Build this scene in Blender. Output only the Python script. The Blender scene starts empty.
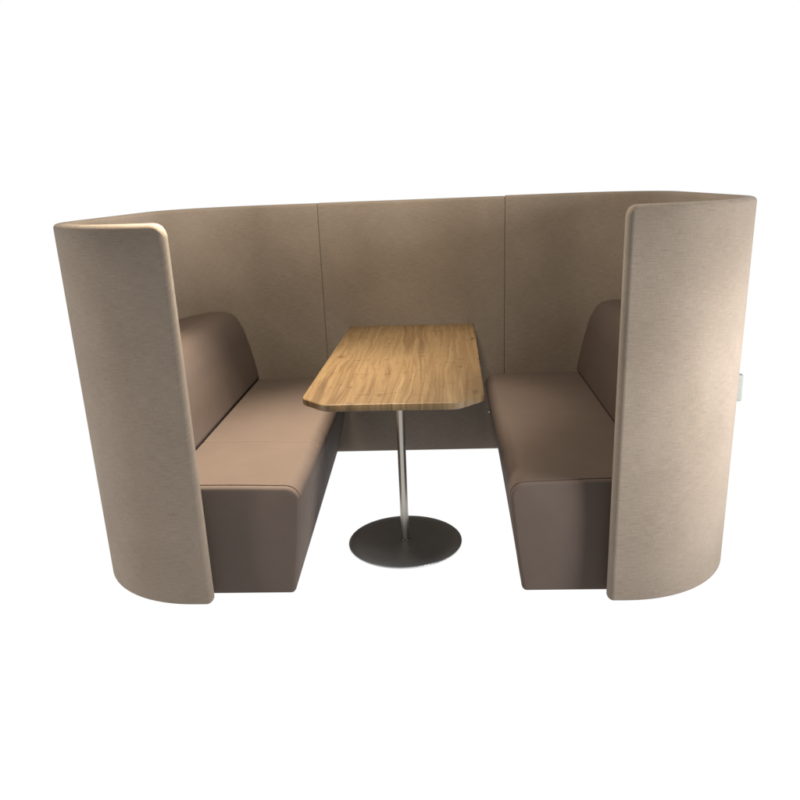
import bpy, bmesh, math, random
from mathutils import Vector, Matrix
random.seed(4)
S = bpy.context.scene
COL = S.collection
PI = math.pi

# ------------------------------------------------------------------ helpers
def link(o, parent=None):
    COL.objects.link(o)
    if parent is not None:
        o.parent = parent
    return o

def tag(o, label=None, cat=None, group=None, kind=None):
    if label: o['label'] = label
    if cat: o['category'] = cat
    if group: o['group'] = group
    if kind: o['kind'] = kind
    return o

def thing(name, label, cat, loc=(0, 0, 0), group=None):
    o = bpy.data.objects.new(name, None)
    o.empty_display_size = .1
    o.location = loc
    link(o)
    return tag(o, label, cat, group)

def mesh_obj(name, verts, faces, mat, parent=None, uvs=None, smooth=True, origin=(0, 0, 0)):
    ox, oy, oz = origin
    me = bpy.data.meshes.new(name)
    me.from_pydata([(x - ox, y - oy, z - oz) for x, y, z in verts], [], faces)
    if uvs is not None:
        ul = me.uv_layers.new(name='UVMap')
        for lp in me.loops:
            ul.data[lp.index].uv = uvs[lp.vertex_index]
    bm = bmesh.new(); bm.from_mesh(me)
    bmesh.ops.recalc_face_normals(bm, faces=bm.faces)
    bm.to_mesh(me); bm.free()
    for p in me.polygons:
        p.use_smooth = smooth
    me.materials.append(mat)
    o = bpy.data.objects.new(name, me)
    link(o, parent)
    return o

def loft(rings, uvf=None, close_ends=True):
    """rings: list of equal-length closed loops of 3D points"""
    n = len(rings[0]); V = []; F = []
    for r in rings: V += r
    for i in range(len(rings) - 1):
        for j in range(n):
            k = (j + 1) % n
            F.append((i*n + j, i*n + k, (i+1)*n + k, (i+1)*n + j))
    if close_ends:
        F.append(tuple(range(n)))
        F.append(tuple((len(rings)-1)*n + j for j in range(n)))
    return V, F

def lathe(profile, cx, cy, seg=64):
    V = []; F = []
    for r, z in profile:
        for k in range(seg):
            a = 2*PI*k/seg
            V.append((cx + r*math.cos(a), cy + r*math.sin(a), z))
    m = len(profile)
    for i in range(m - 1):
        for k in range(seg):
            l = (k + 1) % seg
            F.append((i*seg + k, i*seg + l, (i+1)*seg + l, (i+1)*seg + k))
    F.append(tuple(range(seg))); F.append(tuple((m-1)*seg + k for k in range(seg)))
    return V, F

def sharp(o, ang=40):
    me = o.data
    bm = bmesh.new(); bm.from_mesh(me)
    for e in bm.edges:
        if len(e.link_faces) == 2 and e.calc_face_angle(0) > math.radians(ang):
            e.smooth = False
    bm.to_mesh(me); bm.free()

# ------------------------------------------------------------------ materials
def new_mat(name):
    m = bpy.data.materials.new(name); m.use_nodes = True
    nt = m.node_tree
    return m, nt, nt.nodes['Principled BSDF']

def nd(nt, t, **kw):
    n = nt.nodes.new(t)
    for k, v in kw.items():
        setattr(n, k, v)
    return n

def ramp(nt, stops):
    r = nt.nodes.new('ShaderNodeValToRGB')
    el = r.color_ramp.elements
    el[0].position, el[0].color = stops[0][0], (*stops[0][1], 1)
    el[1].position, el[1].color = stops[-1][0], (*stops[-1][1], 1)
    for p, c in stops[1:-1]:
        e = el.new(p); e.color = (*c, 1)
    return r

def mapping(nt, src, scale, rot=(0, 0, 0)):
    mp = nt.nodes.new('ShaderNodeMapping')
    mp.inputs['Scale'].default_value = scale
    mp.inputs['Rotation'].default_value = rot
    nt.links.new(src, mp.inputs['Vector'])
    return mp.outputs['Vector']

def noise(nt, vec, scale, detail=3, rough=.55, dist=0):
    n = nt.nodes.new('ShaderNodeTexNoise')
    n.inputs['Scale'].default_value = scale
    n.inputs['Detail'].default_value = detail
    n.inputs['Roughness'].default_value = rough
    n.inputs['Distortion'].default_value = dist
    nt.links.new(vec, n.inputs['Vector'])
    return n.outputs['Fac']

def mathn(nt, op, a, b=None):
    n = nt.nodes.new('ShaderNodeMath'); n.operation = op
    for i, v in enumerate((a, b)):
        if v is None: continue
        if isinstance(v, (int, float)): n.inputs[i].default_value = v
        else: nt.links.new(v, n.inputs[i])
    return n.outputs[0]

def mixc(nt, fac, a, b, mode='MIX'):
    n = nt.nodes.new('ShaderNodeMix'); n.data_type = 'RGBA'; n.blend_type = mode
    for sock, v in ((n.inputs['Factor'], fac), (n.inputs['A'], a), (n.inputs['B'], b)):
        if isinstance(v, (int, float)): sock.default_value = v
        elif isinstance(v, tuple): sock.default_value = (*v, 1)
        else: nt.links.new(v, sock)
    return n.outputs['Result']

def fabric(name, base):
    m, nt, bs = new_mat(name)
    tc = nd(nt, 'ShaderNodeTexCoord').outputs['UV']
    # long horizontal slubs, short vertical ones, fine melange
    slub = noise(nt, mapping(nt, tc, (22, 420, 1)), 1, 3, .6)
    slub2 = noise(nt, mapping(nt, tc, (420, 40, 1)), 1, 2, .5)
    mel = noise(nt, mapping(nt, tc, (300, 380, 1)), 1, 4, .75)
    big = noise(nt, mapping(nt, tc, (3.2, 2.6, 1)), 1, 4, .55)
    v = mathn(nt, 'ADD', mathn(nt, 'MULTIPLY', slub, .42), mathn(nt, 'MULTIPLY', slub2, .2))
    v = mathn(nt, 'ADD', v, mathn(nt, 'MULTIPLY', mel, .38))
    d = tuple(c*.70 for c in base); l = tuple(min(1, c*1.28) for c in base)
    r = ramp(nt, [(.33, d), (.5, base), (.67, l)])
    nt.links.new(v, r.inputs[0])
    tint = ramp(nt, [(.3, (.9, .88, .85)), (.7, (1.08, 1.07, 1.05))])
    nt.links.new(big, tint.inputs[0])
    c = mixc(nt, 1.0, r.outputs[0], tint.outputs[0], 'MULTIPLY')
    nt.links.new(c, bs.inputs['Base Color'])
    bs.inputs['Roughness'].default_value = .95
    bs.inputs['Specular IOR Level'].default_value = .12
    bs.inputs['Sheen Weight'].default_value = .06
    bs.inputs['Sheen Roughness'].default_value = .5
    # weave + light puckers in the upholstery
    puck = noise(nt, mapping(nt, tc, (26, 34, 1)), 1, 3, .6)
    h = mathn(nt, 'ADD', mathn(nt, 'MULTIPLY', v, .0016), mathn(nt, 'MULTIPLY', puck, .0020))
    b = nd(nt, 'ShaderNodeBump'); b.inputs['Strength'].default_value = .55
    b.inputs['Distance'].default_value = 1
    nt.links.new(h, b.inputs['Height']); nt.links.new(b.outputs[0], bs.inputs['Normal'])
    return m

def leather(name, base):
    m, nt, bs = new_mat(name)
    tc = nd(nt, 'ShaderNodeTexCoord').outputs['Object']
    big = noise(nt, tc, 5, 4, .6)
    r = ramp(nt, [(.3, tuple(c*.96 for c in base)), (.7, tuple(c*1.04 for c in base))])
    nt.links.new(big, r.inputs[0]); nt.links.new(r.outputs[0], bs.inputs['Base Color'])
    rr = ramp(nt, [(.3, (.6,)*3), (.7, (.72,)*3)])
    nt.links.new(noise(nt, tc, 14, 3), rr.inputs[0]); nt.links.new(rr.outputs[0], bs.inputs['Roughness'])
    bs.inputs['Specular IOR Level'].default_value = .04
    vo = nd(nt, 'ShaderNodeTexVoronoi'); vo.inputs['Scale'].default_value = 420
    nt.links.new(tc, vo.inputs['Vector'])
    soft = noise(nt, mapping(nt, tc, (6, 4, 6)), 1, 3, .5)
    h = mathn(nt, 'ADD', mathn(nt, 'MULTIPLY', vo.outputs['Distance'], .00045), mathn(nt, 'MULTIPLY', soft, .0035))
    b = nd(nt, 'ShaderNodeBump'); b.inputs['Strength'].default_value = .5; b.inputs['Distance'].default_value = 1
    nt.links.new(h, b.inputs['Height']); nt.links.new(b.outputs[0], bs.inputs['Normal'])
    return m

def wood(name, k=1.0):
    m, nt, bs = new_mat(name)
    tc = nd(nt, 'ShaderNodeTexCoord').outputs['Object']
    # domain warp, stretched along the length of the board (y)
    wv = nd(nt, 'ShaderNodeTexNoise'); wv.inputs['Scale'].default_value = 1; wv.inputs['Detail'].default_value = 3
    nt.links.new(mapping(nt, tc, (4.5, 1.1, 1)), wv.inputs['Vector'])
    warp = mathn(nt, 'MULTIPLY', mathn(nt, 'SUBTRACT', wv.outputs['Fac'], .5), .125)
    sx = nd(nt, 'ShaderNodeSeparateXYZ'); nt.links.new(tc, sx.inputs[0])
    x2 = mathn(nt, 'ADD', sx.outputs['X'], warp)
    cx = nd(nt, 'ShaderNodeCombineXYZ')
    nt.links.new(x2, cx.inputs['X']); nt.links.new(sx.outputs['Y'], cx.inputs['Y'])
    W = cx.outputs[0]
    rings = noise(nt, mapping(nt, W, (27, .7, 1)), 1, 4, .62)      # growth rings
    fine = noise(nt, mapping(nt, W, (190, 5, 1)), 1, 3, .6)         # pores
    band = noise(nt, mapping(nt, W, (6.5, .35, 1)), 1, 2, .5)       # sap / heart wood
    v = mathn(nt, 'ADD', mathn(nt, 'MULTIPLY', rings, .44), mathn(nt, 'MULTIPLY', band, .44))
    v = mathn(nt, 'ADD', v, mathn(nt, 'MULTIPLY', fine, .12))
    A = lambda *c: tuple(k*x for x in c)
    r = ramp(nt, [(.34, A(.082, .046, .0185)), (.43, A(.150, .090, .039)), (.49, A(.230, .151, .073)),
                  (.55, A(.172, .106, .047)), (.64, A(.300, .210, .110))])
    nt.links.new(v, r.inputs[0])
    # knots and short checks
    vk = nd(nt, 'ShaderNodeTexVoronoi'); vk.inputs['Scale'].default_value = 1
    nt.links.new(mapping(nt, W, (6, 3.2, 1)), vk.inputs['Vector'])
    kn = ramp(nt, [(.03, (.42, .36, .3)), (.13, (1, 1, 1))])
    nt.links.new(vk.outputs['Distance'], kn.inputs[0])
    ck = noise(nt, mapping(nt, W, (16, 46, 1)), 1, 4, .6, .6)
    cr = ramp(nt, [(.61, (1, 1, 1)), (.67, (.42, .34, .27))])
    nt.links.new(ck, cr.inputs[0])
    c = mixc(nt, .8, r.outputs[0], kn.outputs[0], 'MULTIPLY')
    c = mixc(nt, .75, c, cr.outputs[0], 'MULTIPLY')
    nt.links.new(c, bs.inputs['Base Color'])
    rr = ramp(nt, [(.3, (.5,)*3), (.7, (.38,)*3)])
    nt.links.new(v, rr.inputs[0]); nt.links.new(rr.outputs[0], bs.inputs['Roughness'])
    bs.inputs['Specular IOR Level'].default_value = .3
    b = nd(nt, 'ShaderNodeBump'); b.inputs['Strength'].default_value = .25; b.inputs['Distance'].default_value = .001
    nt.links.new(v, b.inputs['Height']); nt.links.new(b.outputs[0], bs.inputs['Normal'])
    return m

def metal(name, col, rough, stretch, aniso=.0, amp=1):
    m, nt, bs = new_mat(name)
    tc = nd(nt, 'ShaderNodeTexCoord').outputs['Object']
    f = noise(nt, mapping(nt, tc, stretch), 1, 3, .6)
    r = ramp(nt, [(.3, tuple(c*(1-.18*amp) for c in col)), (.7, tuple(c*(1+.12*amp) for c in col))])
    nt.links.new(f, r.inputs[0]); nt.links.new(r.outputs[0], bs.inputs['Base Color'])
    q = ramp(nt, [(.3, (rough*(1-.2*amp),)*3), (.7, (rough*(1+.25*amp),)*3)])
    nt.links.new(f, q.inputs[0]); nt.links.new(q.outputs[0], bs.inputs['Roughness'])
    bs.inputs['Metallic'].default_value = 1
    bs.inputs['Anisotropic'].default_value = aniso
    return m

def plain(name, col, rough=.6, spec=.3):
    m, nt, bs = new_mat(name)
    tc = nd(nt, 'ShaderNodeTexCoord').outputs['Object']
    r = ramp(nt, [(.3, tuple(c*.92 for c in col)), (.7, tuple(min(1, c*1.06) for c in col))])
    nt.links.new(noise(nt, tc, 40, 3), r.inputs[0]); nt.links.new(r.outputs[0], bs.inputs['Base Color'])
    bs.inputs['Roughness'].default_value = rough
    bs.inputs['Specular IOR Level'].default_value = spec
    return m

FAB = fabric('taupe_wool_fabric', (.162, .1355, .111))
LEA = leather('taupe_leather', (.076, .0590, .0505))
WOOD = wood('oak_laminate', .41)
EDGE = wood('oak_edge_band', .40)
UNDER = plain('dark_backing_board', (.03, .027, .024))
STEEL = metal('brushed_steel_tube', (.42, .4, .36), .28, (300, 300, 4))
PLATE = metal('brushed_steel_plate', (.62, .635, .64), .46, (5, 120, 5), amp=.15)
PALE = plain('pale_plastic', (.20, .21, .195))
SCREW = metal('screw_steel', (.5, .48, .45), .3, (60, 60, 60))

# ------------------------------------------------------------------ screen plan
W = 1.288; YF = -1.655; YB = .06; T = .06
RF = .472; RB = .46; H = 1.411; TIP = .745; SEAM = .4985
def inner_x(y):
    """inside half-width of the screen at depth y"""
    wi = W - T
    cyb, rb = YB - RB, RB - T
    cyf, rf = YF + RF, RF - T
    if y > cyb: return (W - RB) + math.sqrt(max(0, rb*rb - (y - cyb)**2))
    if y < cyf: return (W - RF) + math.sqrt(max(0, rf*rf - (y - cyf)**2))
    return wi

def c_path():
    """centre line (x,y,nx,ny) of one wrap panel from the seam to the wing tip, right hand side"""
    P = []
    h = T/2
    def add(x, y, nx, ny): P.append((x, y, nx, ny))
    for i in range(9):
        t = i/9; add(SEAM + t*(W - RB - SEAM), YB - h, 0, 1)
    for i in range(25):
        a = PI/2*(1 - i/24); add(W - RB + (RB - h)*math.cos(a), YB - RB + (RB - h)*math.sin(a), math.cos(a), math.sin(a))
    y0, y1 = YB - RB, YF + RF
    for i in range(1, 12):
        add(W - h, y0 + (y1 - y0)*i/12, 1, 0)
    for i in range(25):
        a = -PI/2*i/24; add(W - RF + (RF - h)*math.cos(a), YF + RF + (RF - h)*math.sin(a), math.cos(a), math.sin(a))
    for i in range(1, 10):
        add(W - RF + (TIP - (W - RF))*i/9, YF + h, 0, -1)
    return P

def resample(P, stops):
    L = [0]
    for a, b in zip(P, P[1:]):
        L.append(L[-1] + math.hypot(b[0]-a[0], b[1]-a[1]))
    out = []
    for s in stops(L[-1]):
        i = 0
        while i < len(L) - 2 and L[i+1] < s: i += 1
        t = (s - L[i])/(L[i+1] - L[i]) if L[i+1] > L[i] else 0
        a, b = P[i], P[i+1]
        q = [a[k] + (b[k]-a[k])*t for k in range(4)]
        n = math.hypot(q[2], q[3]); q[2] /= n; q[3] /= n
        out.append((s, *q))
    return out, L[-1]

def panel(name, P, parent, zt, r0, R0, r1, R1, mirror=False, z0=.004):
    """upholstered panel swept along plan path P. r = edge round-over at each end, R = round of the top corner at each end"""
    def stops(Lt):
        s = []
        def end(r, R):
            m = max(r, R)
            e = {0}
            for k in range(1, 9): e.add(r*(1 - math.cos(PI/2*k/8)))
            for k in range(1, 9): e.add(R*(1 - math.cos(PI/2*k/8)))
            return sorted(e), m
        a, ma = end(r0, R0); b, mb = end(r1, R1)
        n = int((Lt - ma - mb)/.025)
        return a + [ma + (Lt - ma - mb)*i/n for i in range(1, n)] + [Lt - x for x in reversed(b)]
    pts, Lt = resample(P, stops)
    rt = .016; rb_ = .006                                              # round-over of the top and bottom edges
    V = []; UV = []; rings = []
    def sag(d, R):
        if R <= 0 or d >= R: return 0
        return R - math.sqrt(max(0, R*R - (R - d)**2))
    for s, x, y, nx, ny in pts:
        i = sag(s, r0) + 0; j = sag(Lt - s, r1)
        ins = max(i, j)                                    # thickness inset by the end round-over
        top = zt - max(sag(s, R0), sag(Lt - s, R1), 0)
        bot = z0 + max(sag(s, r0), sag(Lt - s, r1))*.4
        hw = T/2 - ins
        q = min(rt, hw*.98); qb = min(rb_, hw*.98)
        loop = []
        for k in range(7):                                 # outer top corner
            a = PI/2*k/6; loop.append((hw - q + q*math.sin(PI/2 - a), top - q + q*math.cos(PI/2 - a)))
        for k in range(7):
            a = PI/2*k/6; loop.append((-hw + q - q*math.sin(a), top - q + q*math.cos(a)))
        nz = 26
        for k in range(1, nz):
            loop.append((-hw, top - q + (bot + qb - (top - q))*k/nz))
        for k in range(7):
            a = PI/2*k/6; loop.append((-hw + qb - qb*math.cos(a), bot + qb - qb*math.sin(a)))
        for k in range(7):
            a = PI/2*k/6; loop.append((hw - qb + qb*math.sin(a), bot + qb - qb*math.cos(a)))
        for k in range(1, nz):
            loop.append((hw, bot + qb + (top - q - bot - qb)*k/nz))
        ring = []
        for o, z in loop:
            X = x + nx*o; Y = y + ny*o
            ring.append((-X if mirror else X, Y, z))
            UV.append((s + (7.3 if mirror else 0), z + o*1.0))
        rings.append(ring)
    V, F = loft(rings)
    return mesh_obj(name, V, F, FAB, parent, UV)

screen = thing('acoustic_screen', 'tall taupe fabric privacy screen wrapping around both benches and the table', 'screen', (0, 0, 0))
cp = c_path()
pr = panel('wrap_panel', cp, screen, H + .004, .005, .006, .022, .035)
pr['label'] = 'brightly lit curved fabric panel around the darker bench'
pl = panel('wrap_panel', cp, screen, H, .005, .006, .022, .045, mirror=True)
pl['label'] = 'shaded curved fabric panel around the lighter bench'
mid = [(-SEAM + .001 + (2*SEAM - .002)*i/20, YB - T/2, 0, 1) for i in range(21)]
pm = panel('back_panel', mid, screen, H + .001, .005, .006, .005, .006)
# thin black joint strips behind the two seams
for sx in (-1, 1):
    V = []; F = []
    x0, x1, y0, y1, z0, z1 = sx*SEAM - .006, sx*SEAM + .006, .022, .046, .03, H - .02
    vs = [(x, y, z) for z in (z0, z1) for x, y in ((x0, y0), (x1, y0), (x1, y1), (x0, y1))]
    mesh_obj('joint_strip', vs, [(0,1,2,3),(4,5,6,7),(0,1,5,4),(1,2,6,5),(2,3,7,6),(3,0,4,7)], UNDER, screen, smooth=False)

# small pale bracket on the outside of the right wrap panel
def rbox(x0, x1, y0, y1, z0, z1, b):
    bm = bmesh.new()
    bmesh.ops.create_cube(bm, size=1)
    for v in bm.verts:
        v.co = Vector((x0 + (v.co.x + .5)*(x1 - x0), y0 + (v.co.y + .5)*(y1 - y0), z0 + (v.co.z + .5)*(z1 - z0)))
    bmesh.ops.bevel(bm, geom=bm.edges[:], offset=b, segments=3, profile=.5, affect='EDGES')
    return bm

def bm_obj(name, bm, mat, parent, smooth=True):
    me = bpy.data.meshes.new(name)
    bmesh.ops.recalc_face_normals(bm, faces=bm.faces)
    bm.to_mesh(me); bm.free()
    for p in me.polygons: p.use_smooth = smooth
    me.materials.append(mat)
    return link(bpy.data.objects.new(name, me), parent)

bm_obj('bracket', rbox(1.287, 1.370, -1.12, -1.09, .600, .712, .006), PALE, screen)
# screw head low on the back panel, beside the bench
V, F = lathe([(.001, -.0005), (.004, -.0005), (.0062, .001), (.0066, .003), (.0066, .004)], 0, 0, 20)
sc_ = mesh_obj('screw', [(.412 + a, -.0035 + c, .232 + b) for a, b, c in V], F, SCREW, pm)

# ------------------------------------------------------------------ benches
GAP = .006
SEAMY = 1.07
ZS = .45
def seat_profile(xi_top, xi_bot, r=.055):
    """bench cross-section in x,z, from the floor at the aisle up and over to the screen (u in 0..1 marks the outer end)"""
    P = [(xi_bot + .020, .002)]
    for k in range(1, 6):
        a = PI/2*k/5; P.append((xi_bot + .020 - .020*math.sin(a), .022 - .020*math.cos(a)))
    for k in range(1, 13):
        t = k/13; P.append((xi_bot + (xi_top - xi_bot)*t + .004*math.sin(PI*t)*-1, .022 + (ZS - r - .022)*t))
    for k in range(0, 10):
        a = PI/2*k/9; P.append((xi_top + r - r*math.cos(a), ZS - r + r*math.sin(a)))
    x1 = xi_top + r
    for k in range(1, 25):
        t = k/24; P.append((x1 + (1.5 - x1)*t, ZS + .007*math.sin(PI*min(1, t*1.5))))
    P.append((1.5, .002))
    for k in range(1, 12):
        P.append((1.5 + (xi_bot + .020 - 1.5)*k/12, .002))
    return P

def offset_loop(P, d):
    """shrink a closed x,z loop by d (loop runs clockwise or anticlockwise, sign found from the area)"""
    n = len(P)
    A = sum(P[i][0]*P[(i+1) % n][1] - P[(i+1) % n][0]*P[i][1] for i in range(n))
    sg = 1 if A > 0 else -1
    out = []
    for i in range(n):
        nx = nz = 0
        for a, b in ((P[i-1], P[i]), (P[i], P[(i+1) % n])):
            dx, dz = b[0]-a[0], b[1]-a[1]; L = math.hypot(dx, dz)
            if L < 1e-7: continue
            nx += -dz/L*sg; nz += dx/L*sg
        L = math.hypot(nx, nz) or 1
        k = 1/max(.5, (L/2))
        out.append((P[i][0] + nx/L*d*k, P[i][1] + nz/L*d*k))
    return out

def clamp(P, y, gap=GAP, margin=.018):
    """cut the profile off at the screen; the points beyond are spread down the cut, the bottom edge is re-spaced"""
    xo = inner_x(y) - gap
    c = max(range(len(P)), key=lambda k: (P[k][0], -P[k][1]))       # outer bottom corner
    zb = P[c][1]
    j = next(k for k, p in enumerate(P) if p[0] >= xo)
    i = next(k for k, p in enumerate(P) if p[0] >= xo - margin)
    (xa, za), (xb, zz) = P[j-1], P[j]
    zc = za + (zz - za)*(xo - xa)/(xb - xa)
    m = c - i
    out = P[:i] + [(xo, zc + (zb - zc)*k/m) for k in range(m + 1)]
    x0 = P[0][0]
    n = len(P) - c
    return out + [(xo + (x0 - xo)*k/n, zb) for k in range(1, n)]

YFR = -1.580       # front of the bench
def ysteps(y0, y1, yend_fine=.10, n=40):
    ys = [y0 + (y1 - y0)*i/n for i in range(n + 1)]
    ys += [y1 - yend_fine*(1 - math.sin(PI/2*k/14)) for k in range(14)]
    return sorted(set(round(y, 5) for y in ys))

def make_bench(sx, label, seam):
    root = thing('bench', label, 'bench', (sx*.85, -.78, 0), 'upholstered benches facing each other across the table')
    org = (sx*.85, -.78, 0)
    flip = lambda ring: [(sx*x, y, z) for x, y, z in ring]
    PY = lambda y: seat_profile(.388, .435 + .039*max(0, min(1, (y - YFR)/-YFR)))   # plinth tapers slightly towards the back
    P = seat_profile(.388, .435)
    yj = YFR + .019                                        # joint between the seat wrap and the front panel
    rings = []
    for k in range(5):                                     # small turned-in edge at the joint
        a = PI/2*k/4; d = .005*(1 - math.sin(a)); y = yj + .005*(1 - math.cos(a))
        rings.append([(x, y, z) for x, z in offset_loop(clamp(P, y), d)])
    for y in sorted(set(ysteps(yj + .012, -.004) + [-SEAMY + d*.002 for d in range(-7, 8)])):
        q = clamp(PY(y), y)
        # shallow tufting crease across the middle of the seat
        rings.append([(x, y, z - (.0070*seam*math.exp(-((y + SEAMY)/.005)**2) if z > ZS - .02 else 0)) for x, z in q])
    V, F = loft([flip(r) for r in rings])
    sharp(mesh_obj('seat', V, F, LEA, root, origin=org), 50)
    # front panel with rolled edge
    rings = []
    for y, d in [(yj + .006, .004), (yj, .0035), (yj - .004, .001)] + \
                [(yj - .004 - .014*math.sin(PI/2*k/7), .001 + .014*(1 - math.cos(PI/2*k/7))) for k in range(1, 8)]:
        rings.append([(x, y, z) for x, z in offset_loop(clamp(P, YFR + .004), d)])
    last = rings[-1]; yl = last[0][1]
    cxm = sum(p[0] for p in last)/len(last); czm = .23
    cxm = .5*(min(p[0] for p in last) + max(p[0] for p in last))
    for t in (.93, .85, .75, .65, .52, .4, .28, .15, .05):
        rings.append([(cxm + (x - cxm)*t, yl - .006*(1 - t*t), czm + (z - czm)*t) for x, _, z in last])
    V, F = loft([flip(r) for r in rings])
    mesh_obj('front_panel', V, F, LEA, root, origin=org)
    # piping along the top seam
    rings = []
    top = [(x, z) for x, z in clamp(P, yj) if z > ZS - .05 and x < inner_x(yj) - GAP - .001]
    for (x, z) in top:
        rings.append([(x, yj - .0005 + .0026*math.cos(2*PI*k/8), z + .0008 + .0026*math.sin(2*PI*k/8)) for k in range(8)])
    V, F = loft([flip(r) for r in rings])
    mesh_obj('piping', V, F, LEA, root, origin=org)
    # backrest: wedge with a big rolled top, filling the space to the screen
    ZB = ZS + .004
    B = [(.908, ZB)]
    ctl = [(.896, ZB + .02), (.903, .52), (.918, .60), (.936, .68), (.950, .74), (.966, .785), (.988, .825), (1.02, .852), (1.06, .864), (1.12, .868), (1.5, .864)]
    def cr(p0, p1, p2, p3, t):
        return tuple(.5*((2*p1[i]) + (-p0[i]+p2[i])*t + (2*p0[i]-5*p1[i]+4*p2[i]-p3[i])*t*t + (-p0[i]+3*p1[i]-3*p2[i]+p3[i])*t**3) for i in (0, 1))
    ext = [ctl[0]] + ctl + [ctl[-1]]
    for i in range(len(ctl) - 1):
        m = 18 if i == len(ctl) - 2 else 5
        for k in range(m): B.append(cr(*ext[i:i+4], k/m))
    B.append(ctl[-1]); B.append((1.5, ZB))
    y0 = YFR + .05
    rings = []
    for k in range(8):
        a = PI/2*k/7; d = .03*(1 - math.sin(a)); y = y0 + .03*(1 - math.cos(a))
        q = offset_loop(clamp(B, y, GAP, .034), d)
        rings.append([(x, y, max(z, ZB)) for x, z in q])
    for y in ysteps(y0 + .034, -.004, .2):
        rings.append([(x, y, z) for x, z in clamp(B, y, GAP, 0)])
    V, F = loft([flip(r) for r in rings])
    sharp(mesh_obj('backrest', V, F, LEA, root, origin=org), 50)
    return root

make_bench(-1, 'taupe leather bench whose seat and backrest catch more light, below the shaded screen wing', 1)
make_bench(1, 'taupe leather bench with darker seat, partly hidden by the brightly lit screen wing', 0)

# ------------------------------------------------------------------ table
TZ = .748; TT = .026
TX = -.029
TABLE_ORG = (TX, -.78, 0)
ROT = math.radians(-.9)
def trot(x, y):
    c, s = math.cos(ROT), math.sin(ROT)
    dx, dy = x + .0275, y + .78
    return -.0275 + c*dx - s*dy, -.78 + s*dx + c*dy
def table_outline(grow=0):
    hw0, hw1 = -.3705 - grow, .3155 + grow
    yf, yb = -1.533 - grow, -.014 + grow
    c = .098
    corners = [(hw0, yb, .01), (hw0, yf + c, .065), (hw0 + c, yf, .065), (hw1 - c, yf, .065), (hw1, yf + c, .065), (hw1, yb, .01)]
    out = []
    n = len(corners)
    for i, (x, y, r) in enumerate(corners):
        a = Vector(corners[i-1][:2]) - Vector((x, y)); b = Vector(corners[(i+1) % n][:2]) - Vector((x, y))
        a.normalize(); b.normalize()
        half = a.angle(b)/2
        d = r/math.tan(half); p0 = Vector((x, y)) + a*d; p1 = Vector((x, y)) + b*d
        cdir = (a + b).normalized(); cen = Vector((x, y)) + cdir*(r/math.sin(half))
        a0 = math.atan2(p0.y - cen.y, p0.x - cen.x); a1 = math.atan2(p1.y - cen.y, p1.x - cen.x)
        while a1 - a0 > PI: a1 -= 2*PI
        while a1 - a0 < -PI: a1 += 2*PI
        for k in range(9):
            t = a0 + (a1 - a0)*k/8
            out.append(trot(cen.x + r*math.cos(t), cen.y + r*math.sin(t)))
    return out
table = thing('pedestal_table', 'long oak topped table with clipped corners on a single steel pedestal', 'table', TABLE_ORG)
def ring_at(g, z): return [(x, y, z) for x, y in table_outline(g)]
V, F = loft([ring_at(-.0035, TZ - .004), ring_at(-.0035, TZ - .0006), ring_at(-.0045, TZ)])
top = mesh_obj('tabletop', V, F, WOOD, table, smooth=False, origin=TABLE_ORG)
rings = [ring_at(-.012, TZ - TT), ring_at(-.002, TZ - TT), ring_at(0, TZ - TT + .002), ring_at(0, TZ - .003), ring_at(-.0012, TZ - .0009), ring_at(-.0034, TZ - .0008), ring_at(-.012, TZ - .0042)]
V, F = loft(rings)
ed = mesh_obj('edge_band', V, F, EDGE, top, smooth=True, origin=TABLE_ORG)
ed.location = (0, 0, 0); sharp(ed, 30)
V, F = loft([ring_at(-.014, TZ - TT - .0015), ring_at(-.014, TZ - TT - .0005)])
un = mesh_obj('underside', V, F, UNDER, table, smooth=False, origin=TABLE_ORG)
DX, DY = -.029, -1.149
V, F = lathe([(.0175, .0145), (.0175, TZ - TT - .010)], DX, DY, 40)
pole = mesh_obj('pole', V, F, STEEL, table, origin=TABLE_ORG); sharp(pole)
V, F = lathe([(.11, TZ - TT - .0095), (.12, TZ - TT - .0085), (.12, TZ - TT - .003)], DX, DY, 48)
mp = mesh_obj('mounting_plate', V, F, UNDER, table, origin=TABLE_ORG); sharp(mp)
V, F = lathe([(.2470, .0030), (.2478, .0036), (.2478, .0080), (.2462, .0100), (.2420, .0120), (.2, .0138), (.12, .0139), (.03, .0140), (.001, .0140)], DX, DY, 128)
bs_ = mesh_obj('base_disc', V, F, PLATE, table, origin=TABLE_ORG)
V, F = lathe([(.0225, .0145), (.0225, .0165), (.019, .0195), (.0177, .0195)], DX, DY, 40)
cl = mesh_obj('collar', V, F, STEEL, table, origin=TABLE_ORG); sharp(cl)

# ------------------------------------------------------------------ floor: plain sheet, emission added to keep it pure white and shadowless
m, nt, bs = new_mat('glowing_white_floor')
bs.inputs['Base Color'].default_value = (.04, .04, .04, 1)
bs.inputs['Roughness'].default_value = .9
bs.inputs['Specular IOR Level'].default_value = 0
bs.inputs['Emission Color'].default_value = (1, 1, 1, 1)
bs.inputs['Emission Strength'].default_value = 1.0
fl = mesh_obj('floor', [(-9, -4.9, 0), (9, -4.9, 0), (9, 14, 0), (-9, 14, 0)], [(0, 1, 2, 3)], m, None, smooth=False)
tag(fl, 'seamless pure white floor under the booth, with added glow', None, None, 'structure')

# ------------------------------------------------------------------ world and lamps
DIM = .26
w = bpy.data.worlds.new('World'); S.world = w; w.use_nodes = True
bg = w.node_tree.nodes['Background']
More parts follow.
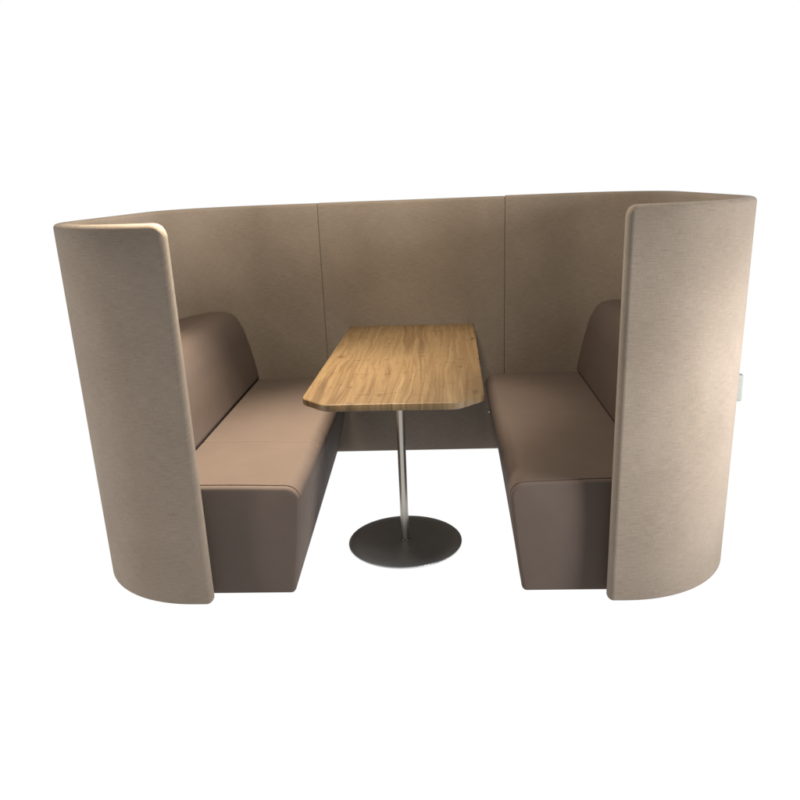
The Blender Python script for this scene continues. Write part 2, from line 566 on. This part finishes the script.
# added gradient: white towards the back, dimmed overhead and behind camera to cut fill
nt = w.node_tree
tc = nt.nodes.new('ShaderNodeTexCoord')
sp = nt.nodes.new('ShaderNodeSeparateXYZ'); nt.links.new(tc.outputs['Generated'], sp.inputs[0])
def sstep(v, lo, hi):
    n = nt.nodes.new('ShaderNodeMapRange'); n.interpolation_type = 'SMOOTHSTEP'
    n.inputs['From Min'].default_value = lo; n.inputs['From Max'].default_value = hi
    nt.links.new(v, n.inputs['Value']); return n.outputs[0]
back = sstep(sp.outputs['Y'], -.75, -.25)
low = mathn(nt, 'SUBTRACT', 1.0, sstep(sp.outputs['Z'], .36, .62))
wc = mixc(nt, mathn(nt, 'MULTIPLY', back, low), (DIM, DIM*.98, DIM*.97), (1, 1, 1))
nt.links.new(wc, bg.inputs['Color']); bg.inputs['Strength'].default_value = 1.0

def area(name, loc, target, size, power, col):
    l = bpy.data.lights.new(name, 'AREA'); l.shape = 'DISK'; l.size = size; l.energy = power; l.color = col
    o = bpy.data.objects.new(name, l); link(o); o.location = loc
    o.rotation_euler = (Vector(target) - Vector(loc)).to_track_quat('-Z', 'Y').to_euler()
    return o
def spot(name, loc, target, ang, blend, rad, power, col):
    l = bpy.data.lights.new(name, 'SPOT'); l.spot_size = math.radians(ang); l.spot_blend = blend
    l.shadow_soft_size = rad; l.energy = power; l.color = col
    o = bpy.data.objects.new(name, l); link(o); o.location = loc
    o.rotation_euler = (Vector(target) - Vector(loc)).to_track_quat('-Z', 'Y').to_euler()
    return o
spot('downlight', (-.58, -1.50, 2.7), (-.55, -1.30, .45), 54, 1.0, .12, 980, (1, .86, .67))
area('ceiling_lamp', (-.25, -1.1, 2.85), (-.2, -.9, 0), .45, 72, (1, .86, .68))
spot('table_fill_spot', (.02, -.70, 2.8), (.0, -.62, .7), 42, 1.0, .12, 420, (1, .87, .70))  # unseen spot added to brighten the back of the tabletop
spot('side_lamp', (3.85, -3.1, 1.3), (1.2, -1.40, .74), 37, .8, .8, 2300, (1, .98, .965))
spot('left_fill_spot', (-4.2, -2.9, .9), (-1.25, -1.4, .6), 40, .8, .25, 470, (1, .92, .84))  # unseen fill added to lift the left edge of the screen

# ------------------------------------------------------------------ camera (solved from the photograph)
yaw, pitch, roll = -.0561, .3105, -.0394
cy, sy, cpp, sp = math.cos(yaw), math.sin(yaw), math.cos(pitch), math.sin(pitch)
f = Vector((sy*cpp, cy*cpp, -sp)); r = Vector((cy, -sy, 0)); u = r.cross(f)
c, s = math.cos(roll), math.sin(roll)
r2 = c*r + s*u; u2 = -s*r + c*u
cam = bpy.data.cameras.new('Camera'); co = bpy.data.objects.new('Camera', cam); link(co)
M = Matrix((r2, u2, -f)).transposed().to_4x4(); M.translation = Vector((.1548, -4.1205, 1.5206))
co.matrix_world = M
cam.sensor_width = 36; cam.sensor_fit = 'HORIZONTAL'; cam.lens = 750.59*36/800
cam.shift_x = (400 - 404.46)/800; cam.shift_y = (419.24 - 400)/800
cam.clip_start = .05; cam.clip_end = 500
S.camera = co
S.render.resolution_x = S.render.resolution_y = 1024
S.view_settings.view_transform = 'Standard'; S.view_settings.look = 'None'
S.view_settings.exposure = 0; S.view_settings.gamma = 1
S.render.engine = 'CYCLES'
S.cycles.max_bounces = 8; S.cycles.diffuse_bounces = 4
S.cycles.use_denoising = True
